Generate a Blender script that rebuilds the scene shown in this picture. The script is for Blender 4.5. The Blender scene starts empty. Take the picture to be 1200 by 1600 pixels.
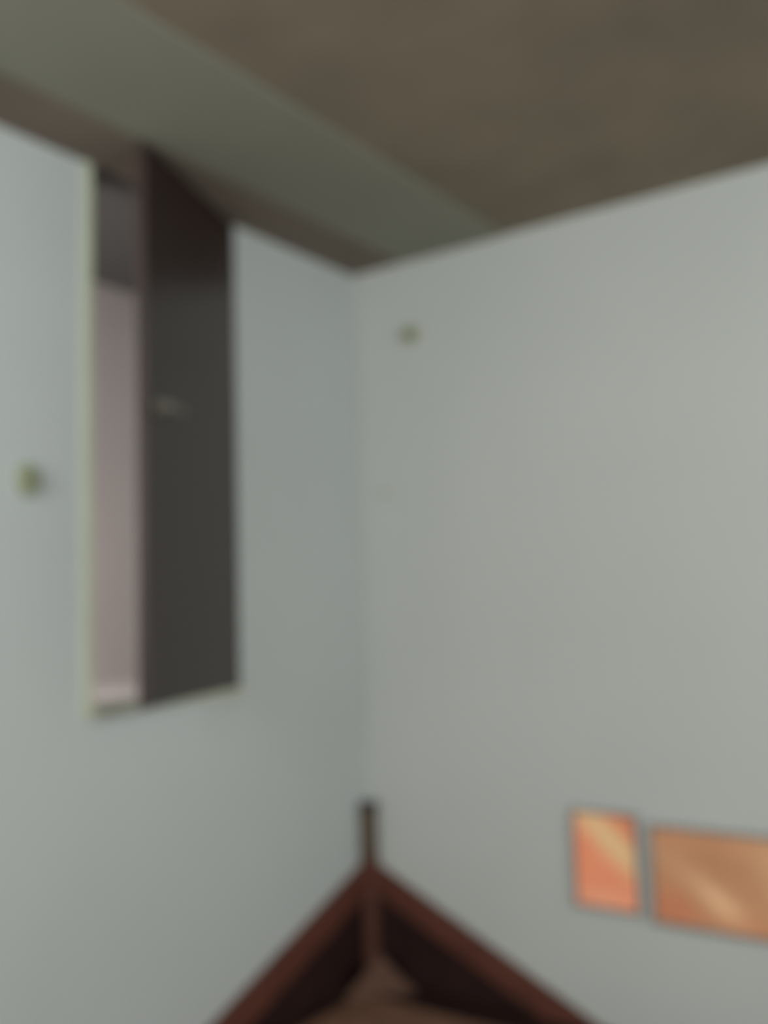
import bpy, bmesh, math
from mathutils import Matrix, Vector

scene = bpy.context.scene
C = scene.collection
DZ = -0.06                      # floor level offset
H = 3.15 + DZ                   # ceiling height
SILL = 1.345 + DZ
Y0, Y1 = -1.47, -0.785          # opening in the left wall
RX, RY = 5.4, -4.9              # room extent

# ------------------------------------------------------------------ camera
cd = bpy.data.cameras.new('camera')
cam = bpy.data.objects.new('camera', cd); C.objects.link(cam)
R = Matrix(((0.8164997, 0.0757734, 0.5723518),
            (0.5766752, -0.0592694, -0.8148207),
            (-0.0278188, 0.9953620, -0.0920901)))
cam.matrix_world = Matrix.Translation((2.6009, -3.5102, 1.65 + DZ)) @ R.to_4x4()
cd.sensor_fit = 'VERTICAL'; cd.sensor_height = 24.0
cd.lens = 24.0 * 1526.0 / 1600.0
cd.clip_start = 0.02
cd.dof.use_dof = True           # the photograph is focused far too near
cd.dof.focus_distance = 0.30
cd.dof.aperture_fstop = 3.3
scene.camera = cam

# ------------------------------------------------------------------ light
scene.view_settings.view_transform = 'Standard'
scene.view_settings.look = 'None'
scene.view_settings.gamma = 1.0
scene.view_settings.use_curve_mapping = False
scene.view_settings.exposure = 1.48

w = bpy.data.worlds.new('overcast_sky'); scene.world = w; w.use_nodes = True
w.node_tree.nodes['Background'].inputs[0].default_value = (0.80, 0.90, 1.0, 1)
w.node_tree.nodes['Background'].inputs[1].default_value = 1.0

def area(name, loc, target, sx, sy, power, col):
    l = bpy.data.lights.new(name, 'AREA'); l.shape = 'RECTANGLE'
    l.size, l.size_y, l.energy, l.color = sx, sy, power, col
    o = bpy.data.objects.new(name, l); C.objects.link(o)
    o.location = loc
    o.rotation_euler = (Vector(target) - Vector(loc)).to_track_quat('-Z', 'Y').to_euler()
    return o
# daylight by the window behind the camera, then two added fill lights
area('window_daylight', (1.5, RY - 0.30, 2.30), (1.2, 0, 1.5), 1.5, 1.0, 41, (0.96, 1.0, 0.97))
area('left_wall_fill', (RX + 0.30, -2.3, 2.30), (0, -0.9, 1.4), 1.2, 1.0, 44, (0.93, 1.0, 0.985))  # unseen source, added to lighten the left wall
area('passage_fill', (-0.32, -2.75, 1.85), (-0.96, -1.1, 1.65), 0.4, 0.9, 20, (1.0, 0.96, 0.93))  # hidden light added inside the passage to brighten its far wall

# ------------------------------------------------------------------ materials
def s2l(c):
    return tuple(((v/255)/12.92 if v/255 <= .04045 else ((v/255+.055)/1.055)**2.4) for v in c) + (1,)

def mat(name, col, rough=0.8, var=0.0, scale=4.0, col2=None, spec=0.5, stretch=None, bump=0.0, bscale=60):
    m = bpy.data.materials.new(name); m.use_nodes = True
    nt = m.node_tree; N, L = nt.nodes, nt.links
    b = N['Principled BSDF']; b.inputs['Roughness'].default_value = rough
    b.inputs['Specular IOR Level'].default_value = spec
    tc = N.new('ShaderNodeTexCoord'); mp = N.new('ShaderNodeMapping')
    if stretch: mp.inputs['Scale'].default_value = stretch
    L.new(tc.outputs['Object'], mp.inputs[0])
    no = N.new('ShaderNodeTexNoise'); no.inputs['Scale'].default_value = scale
    no.inputs['Detail'].default_value = 5
    L.new(mp.outputs[0], no.inputs['Vector'])
    mr = N.new('ShaderNodeMapRange')
    mr.inputs['From Min'].default_value = .3; mr.inputs['From Max'].default_value = .7
    L.new(no.outputs[0], mr.inputs[0])
    mx = N.new('ShaderNodeMix'); mx.data_type = 'RGBA'
    c = Vector(col[:3])
    a = tuple(c * (1 - var)) + (1,)
    z = (tuple(col2[:3]) + (1,)) if col2 else tuple(c * (1 + var)) + (1,)
    mx.inputs[6].default_value = a; mx.inputs[7].default_value = z
    L.new(mr.outputs[0], mx.inputs[0]); L.new(mx.outputs[2], b.inputs['Base Color'])
    if bump:
        n2 = N.new('ShaderNodeTexNoise'); n2.inputs['Scale'].default_value = bscale
        L.new(tc.outputs['Object'], n2.inputs['Vector'])
        bp = N.new('ShaderNodeBump'); bp.inputs['Strength'].default_value = bump
        bp.inputs['Distance'].default_value = .004
        L.new(n2.outputs[0], bp.inputs['Height']); L.new(bp.outputs[0], b.inputs['Normal'])
    return m

M_wall_l = mat('left_wall_paint', (0.415, 0.432, 0.422), .85, .025, 1.3, bump=.1)
M_wall_b = mat('right_wall_paint', (0.425, 0.432, 0.410), .85, .03, 1.1, bump=.1)
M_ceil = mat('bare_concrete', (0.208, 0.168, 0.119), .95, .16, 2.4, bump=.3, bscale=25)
M_ceil2 = mat('shaded_concrete', (0.050, 0.046, 0.042), .95, .10, 1.8)  # ceiling concrete darkened: the passage's shade is put into the colour
M_band = mat('grey_plaster', (0.235, 0.232, 0.182), .95, .05, 2.0, bump=.2, bscale=25)
M_edge = mat('brown_plaster', (0.170, 0.135, 0.105), .95, .10, 3.0)
M_floor = mat('red_oxide_floor', (0.150, 0.072, 0.043), .6, .22, 5.0)
M_board = mat('brown_board', (0.090, 0.045, 0.030), .6, .15, 9.0, spec=.25)
M_pass = mat('pinkish_grey_paint', (0.42, 0.38, 0.37), .9, .03, 2.0)
M_casing = mat('pale_olive_paint', (0.44, 0.455, 0.345), .7, .03, 6.0)
M_door = mat('dark_brown_laminate', (0.021, 0.0105, 0.0095), .27, .15, 3.0, stretch=(6, 6, .6), spec=.6)
M_dedge = mat('red_brown_door_edge', (0.035, 0.017, 0.013), .5, .1, 5.0)
M_handle = mat('worn_brass', (0.12, 0.105, 0.08), .45, .1, 20)
M_rail = mat('red_brown_wood', (0.090, 0.029, 0.019), .6, .2, 7.0, spec=.25, stretch=(1, 1, 4))
M_panel = mat('near_black_wood', (0.020, 0.008, 0.007), .7, .2, 7.0, spec=.15)
M_stripe = mat('warm_brown_wood', (0.100, 0.040, 0.028), .6, .15, 8.0, spec=.25)
M_post = mat('brown_wood_post', (0.085, 0.058, 0.036), .6, .15, 8.0)
M_cap = mat('dark_purplish_cap', (0.032, 0.024, 0.026), .6, .1, 8.0)
M_frame = mat('grey_frame', (0.16, 0.17, 0.165), .6, .05, 8.0)
M_box = mat('olive_plastic', (0.24, 0.26, 0.16), .6, .05, 8.0)
M_boxd = mat('dark_olive_plastic', (0.17, 0.18, 0.10), .6, .05, 8.0)

def print_mat(name, base, base2, bands, gloss=.45):
    """printed picture: a two tone ground with soft diagonal colour bands"""
    m = bpy.data.materials.new(name); m.use_nodes = True
    nt = m.node_tree; N, L = nt.nodes, nt.links
    b = N['Principled BSDF']; b.inputs['Roughness'].default_value = gloss
    tc = N.new('ShaderNodeTexCoord'); sp = N.new('ShaderNodeSeparateXYZ')
    L.new(tc.outputs['Object'], sp.inputs[0])
    no = N.new('ShaderNodeTexNoise'); no.inputs['Scale'].default_value = 7
    L.new(tc.outputs['Object'], no.inputs['Vector'])
    mx = N.new('ShaderNodeMix'); mx.data_type = 'RGBA'
    mx.inputs[6].default_value = base + (1,); mx.inputs[7].default_value = base2 + (1,)
    mr = N.new('ShaderNodeMapRange'); mr.inputs[1].default_value = .35; mr.inputs[2].default_value = .65
    L.new(no.outputs[0], mr.inputs[0]); L.new(mr.outputs[0], mx.inputs[0])
    cur = mx.outputs[2]
    def mth(op, a, b_, c_=None):
        n = N.new('ShaderNodeMath'); n.operation = op
        for i, v in enumerate((a, b_, c_)):
            if v is None: continue
            if isinstance(v, (int, float)): n.inputs[i].default_value = v
            else: L.new(v, n.inputs[i])
        return n.outputs[0]
    for (px, pz, ang, hw, hl, col, amt) in bands:
        ca, sa = math.cos(ang), math.sin(ang)
        dx = mth('SUBTRACT', sp.outputs[0], px); dz = mth('SUBTRACT', sp.outputs[2], pz)
        u = mth('ADD', mth('MULTIPLY', dx, ca/hl), mth('MULTIPLY', dz, sa/hl))
        v = mth('ADD', mth('MULTIPLY', dx, -sa/hw), mth('MULTIPLY', dz, ca/hw))
        r2 = mth('ADD', mth('MULTIPLY', u, u), mth('MULTIPLY', v, v))
        g = mth('MULTIPLY', mth('EXPONENT', mth('MULTIPLY', r2, -1.0), None), amt)
        k = N.new('ShaderNodeMix'); k.data_type = 'RGBA'
        L.new(g, k.inputs[0]); L.new(cur, k.inputs[6]); k.inputs[7].default_value = col + (1,)
        cur = k.outputs[2]
    L.new(cur, b.inputs['Base Color'])
    return m

# ------------------------------------------------------------------ mesh helpers
def box(bm, x0, x1, y0, y1, z0, z1):
    vs = [bm.verts.new(p) for p in ((x0,y0,z0),(x1,y0,z0),(x1,y1,z0),(x0,y1,z0),(x0,y0,z1),(x1,y0,z1),(x1,y1,z1),(x0,y1,z1))]
    for f in ((0,3,2,1),(4,5,6,7),(0,1,5,4),(1,2,6,5),(2,3,7,6),(3,0,4,7)):
        bm.faces.new([vs[i] for i in f])

def prism(bm, pts, depth):
    """pts: 3D outline, extruded along the vector depth"""
    a = [bm.verts.new(p) for p in pts]
    b = [bm.verts.new(Vector(p) + Vector(depth)) for p in pts]
    n = len(pts)
    bm.faces.new(a[::-1]); bm.faces.new(b)
    for i in range(n):
        bm.faces.new((a[i], a[(i+1) % n], b[(i+1) % n], b[i]))

def lathe(bm, prof, axis='Z', seg=24, at=(0,0,0)):
    rings = []
    for r, h in prof:
        ring = []
        for k in range(seg):
            t = 2*math.pi*k/seg; a, b = r*math.cos(t), r*math.sin(t)
            p = {'Z': (a, b, h), 'Y': (a, h, b), 'X': (h, a, b)}[axis]
            ring.append(bm.verts.new(Vector(p) + Vector(at)))
        rings.append(ring)
    for i in range(len(rings)-1):
        for k in range(seg):
            bm.faces.new((rings[i][k], rings[i][(k+1) % seg], rings[i+1][(k+1) % seg], rings[i+1][k]))
    bm.faces.new(rings[0]); bm.faces.new(rings[-1])

def obj(name, bm, m, parent=None, loc=None, bevel=0.0, smooth=False):
    bmesh.ops.recalc_face_normals(bm, faces=bm.faces)
    me = bpy.data.meshes.new(name); bm.to_mesh(me); bm.free()
    me.materials.append(m)
    if smooth:
        for p in me.polygons: p.use_smooth = len(p.vertices) == 4
    o = bpy.data.objects.new(name, me); C.objects.link(o)
    if loc: o.location = loc
    if parent: o.parent = parent
    if bevel:
        b = o.modifiers.new('bevel', 'BEVEL'); b.width = bevel; b.segments = 2; b.limit_method = 'ANGLE'
    return o

def struct(name, bm, m, parent=None, **k):
    o = obj(name, bm, m, parent, **k)
    if parent is None: o['kind'] = 'structure'
    return o

def thing(name, label, cat, loc=(0,0,0), group=None):
    o = bpy.data.objects.new(name, None); C.objects.link(o); o.location = loc
    o.empty_display_size = .1
    o['label'] = label; o['category'] = cat
    if group: o['group'] = group
    return o

# ------------------------------------------------------------------ room shell
T = 0.12
bm = bmesh.new(); box(bm, 0, RX, RY, 0, -0.1, 0); struct('floor', bm, M_floor)
bm = bmesh.new(); box(bm, -1.10, RX + .2, RY - .2, .2, H, H + .12); struct('ceiling', bm, M_ceil)
bm = bmesh.new()
box(bm, -T, 0, RY, Y0, -0.1, H); box(bm, -T, 0, Y1, 0, -0.1, H); box(bm, -T, 0, Y0, Y1, -0.1, SILL)
bmesh.ops.remove_doubles(bm, verts=bm.verts, dist=1e-5)
struct('wall_left', bm, M_wall_l)
bm = bmesh.new(); box(bm, -1.1, RX + .2, 0, .2, -0.1, H); struct('wall_right', bm, M_wall_b)
sy0, sy1 = -3.0, -1.6  # opening for an unseen window, added to light the left wall
bm = bmesh.new()
box(bm, RX, RX + .2, RY, sy0, -0.1, H); box(bm, RX, RX + .2, sy1, 0, -0.1, H)
box(bm, RX, RX + .2, sy0, sy1, -0.1, 1.70); box(bm, RX, RX + .2, sy0, sy1, 2.90, H)
struct('wall_side', bm, M_wall_b)
bm = bmesh.new()
box(bm, RX+.06, RX+.12, sy0, sy0+.05, 1.70, 2.90); box(bm, RX+.06, RX+.12, sy1-.05, sy1, 1.70, 2.90)
box(bm, RX+.06, RX+.12, sy0+.05, sy1-.05, 1.70, 1.75); box(bm, RX+.06, RX+.12, sy0+.05, sy1-.05, 2.85, 2.90)
struct('added_window', bm, M_door)
# wall behind the camera with a window opening
wx0, wx1, wz0, wz1 = 0.7, 2.3, 1.70, 2.90
bm = bmesh.new()
box(bm, -T, wx0, RY - .2, RY, -0.1, H); box(bm, wx1, RX + .2, RY - .2, RY, -0.1, H)
box(bm, wx0, wx1, RY - .2, RY, -0.1, wz0); box(bm, wx0, wx1, RY - .2, RY, wz1, H)
struct('wall_front', bm, M_wall_b)
bm = bmesh.new()
box(bm, wx0, wx0+.05, RY-.12, RY-.06, wz0, wz1); box(bm, wx1-.05, wx1, RY-.12, RY-.06, wz0, wz1)
box(bm, wx0+.05, wx1-.05, RY-.12, RY-.06, wz0, wz0+.05); box(bm, wx0+.05, wx1-.05, RY-.12, RY-.06, wz1-.05, wz1)
box(bm, (wx0+wx1)/2-.025, (wx0+wx1)/2+.025, RY-.12, RY-.06, wz0+.05, wz1-.05)
struct('window_1', bm, M_door)

# passage beyond the opening (its floor is level with the sill)
bm = bmesh.new(); box(bm, -1.10, -.96, -3.1, 0, SILL-.1, H); struct('wall_passage', bm, M_pass)
bm = bmesh.new(); box(bm, -.96, -T, -3.1, 0, SILL-.12, SILL-.002); struct('floor_passage', bm, M_pass)

bm = bmesh.new(); box(bm, -.96, -.002, Y0-.4, Y1+.7, H-.004, H); box(bm, -.96, -T, -3.1, Y0-.4, H-.004, H); struct('ceiling_passage', bm, M_ceil2)  # thin overlay carrying the painted-in shade of the passage ceiling

# plaster bands running along the ceiling beside the left wall
bm = bmesh.new(); box(bm, .27, .79, RY, 0, H-.006, H); struct('trim_1', bm, M_band, bevel=.003)
bm = bmesh.new(); box(bm, 0, .27, RY, 0, H-.004, H); struct('trim_2', bm, M_edge)

# dark border painted round the red-brown floor
bm = bmesh.new()
box(bm, 0, .09, RY, 0, 0, .003); box(bm, .09, RX, -.19, 0, 0, .003)
struct('trim_4', bm, M_panel)

# pale casing round the opening
bm = bmesh.new()
box(bm, 0, .012, Y0-.036, Y0, SILL-.036, H-.006); box(bm, 0, .012, Y0, Y1+.01, SILL-.03, SILL)
struct('trim_3', bm, M_casing, bevel=.003)

# ------------------------------------------------------------------ door, hinged right, swung into the room
ang = math.atan2(-1.4585+.7855, .2605)          # direction from hinge to free edge
LW, LT = .735, .030
hz0, hz1 = SILL + .004, H - .012
bm = bmesh.new(); box(bm, 0.01, LW, -LT, 0, 0, hz1-hz0)
door = struct('door_1', bm, M_door, bevel=.002)
door.location = (.012, -.79, hz0); door.rotation_euler = (0, 0, ang)
bm = bmesh.new(); box(bm, LW, LW+.006, -LT, 0, 0, hz1-hz0)
obj('door_edge', bm, M_dedge, door)
hb = bmesh.new()
hx, hzz = LW-.07, 2.29+DZ-hz0
box(hb, hx-.02, hx+.02, 0, .006, hzz-.025, hzz+.025)
lathe(hb, [(.010, 0), (.010, .04)], 'Y', 16, (hx, 0, hzz))
box(hb, hx-.10, hx+.012, .034, .05, hzz-.012, hzz+.012)
obj('door_handle', hb, M_handle, door, bevel=.003)
for z in (.2, .9, 1.6):
    bm = bmesh.new(); lathe(bm, [(.007, z), (.007, z+.09)], 'Z', 12, (.004, -LT/2, 0)); obj('hinge', bm, M_handle, door)

# ------------------------------------------------------------------ corner panelling
pn = thing('corner_panelling', 'dark red-brown wooden panelling rising to a point in the room corner with a short post', 'wood panelling')
zA = .50
def zl(y): return zA + y*.385     # y negative along the left wall
def zr(x): return zA - x*.462
yl = -zA/.385; xr = zA/.462
pp = .035
# dark side panels
bm = bmesh.new()
prism(bm, [(0.001, -.05, 0), (0.001, -.05, zl(-.05)-.05), (0.001, yl+.13, 0)], (.020, 0, 0))
obj('side_panel', bm, M_panel, pn)
bm = bmesh.new()
prism(bm, [(.05, -.001, 0), (.05, -.001, zr(.05)-.05), (xr-.11, -.001, 0)], (0, -.020, 0))
obj('side_panel', bm, M_panel, pn)
# raking rails
RWl, RWr = .125, .118
bm = bmesh.new()
prism(bm, [(.001, -.045, zl(-.045)), (.001, yl, 0), (.001, yl+RWl/.385, 0), (.001, -.045, zl(-.045)-RWl)], (pp, 0, 0))
obj('top_rail', bm, M_rail, pn, bevel=.004)
bm = bmesh.new()
prism(bm, [(.045, -.001, zr(.045)), (xr, -.001, 0), (xr-RWr/.462, -.001, 0), (.045, -.001, zr(.045)-RWr)], (0, -pp, 0))
obj('top_rail', bm, M_rail, pn, bevel=.004)
# pointed brown inner board across the corner
bm = bmesh.new()
cx = .17; q = 1/math.sqrt(2)
prism(bm, [(cx, -cx, .165), (cx-.15*q, -cx-.15*q, .003), (cx+.15*q, -cx+.15*q, .003)], (.018*q, -.018*q, 0))
obj('inner_board', bm, M_board, pn)
# corner post with cap
bm = bmesh.new(); box(bm, .002, .064, -.064, -.002, 0, .50)
obj('corner_post', bm, M_stripe, pn, bevel=.004)
bm = bmesh.new(); box(bm, .003, .062, -.066, -.003, .50, .70)
up = obj('post_top', bm, M_post, pn, bevel=.004)
bm = bmesh.new(); box(bm, .001, .064, -.068, -.001, .695, .735)
obj('post_cap', bm, M_cap, up, bevel=.006)

# ------------------------------------------------------------------ pictures on the right wall
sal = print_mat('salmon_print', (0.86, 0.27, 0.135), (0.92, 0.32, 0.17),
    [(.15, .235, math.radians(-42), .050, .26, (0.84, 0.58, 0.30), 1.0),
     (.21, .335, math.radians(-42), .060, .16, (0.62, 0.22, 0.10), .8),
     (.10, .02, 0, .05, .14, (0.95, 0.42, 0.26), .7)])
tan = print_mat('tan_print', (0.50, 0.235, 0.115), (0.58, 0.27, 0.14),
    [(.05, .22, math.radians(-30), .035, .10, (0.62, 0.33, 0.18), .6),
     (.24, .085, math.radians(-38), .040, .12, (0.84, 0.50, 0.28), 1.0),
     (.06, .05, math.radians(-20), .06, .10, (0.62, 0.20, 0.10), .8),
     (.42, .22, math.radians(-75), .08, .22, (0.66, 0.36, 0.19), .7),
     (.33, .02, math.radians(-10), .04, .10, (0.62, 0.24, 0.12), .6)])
def picture(x, z, w_, h_, pm, label):
    t = thing('picture', label, 'picture', (x, 0, z), 'pictures low on the right wall')
    b = bmesh.new(); fw = .012
    box(b, -fw, 0, -.018, -.001, -fw, h_+fw); box(b, w_, w_+fw, -.018, -.001, -fw, h_+fw)
    box(b, 0, w_, -.018, -.001, -fw, 0); box(b, 0, w_, -.018, -.001, h_, h_+fw)
    obj('picture_frame', b, M_frame, t, bevel=.002)
    b = bmesh.new(); box(b, 0, w_, -.012, -.001, 0, h_)
    obj('picture_print', b, pm, t)
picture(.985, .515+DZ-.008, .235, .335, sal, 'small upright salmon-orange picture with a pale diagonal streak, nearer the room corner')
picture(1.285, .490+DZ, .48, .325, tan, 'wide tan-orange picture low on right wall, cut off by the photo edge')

# ------------------------------------------------------------------ small fittings on the walls
def round_box(loc, axis, label, r, grp=None, ry=1.0):
    sgn = 1 if axis == 'X' else -1
    t = thing('junction_box', label, 'junction box', loc, grp)
    b = bmesh.new(); lathe(b, [(r, 0), (r, sgn*.018), (r*.92, sgn*.024)], axis, 28)
    o1 = obj('box_body', b, M_box, t, smooth=False)
    b = bmesh.new(); lathe(b, [(r*.55, sgn*.024), (r*.5, sgn*.034)], axis, 24)
    o2 = obj('box_lid', b, M_boxd, t)
    t.scale = (1, 1, ry)
round_box((0, -1.712, 2.054+DZ), 'X', 'small olive oval box on the left wall beside the opening', .034, ry=1.5)
round_box((.309, 0, 2.814+DZ), 'Y', 'small olive round box high on right wall near ceiling corner', .038)
b = bmesh.new(); lathe(b, [(.004, 0), (.004, -.015), (.010, -.016), (.008, -.020)], 'Y', 14)
o = obj('nail', b, M_boxd, None, (.155, 0, 2.13+DZ))
o['label'] = 'tiny faint nail in right wall beside the room corner'; o['category'] = 'nail'
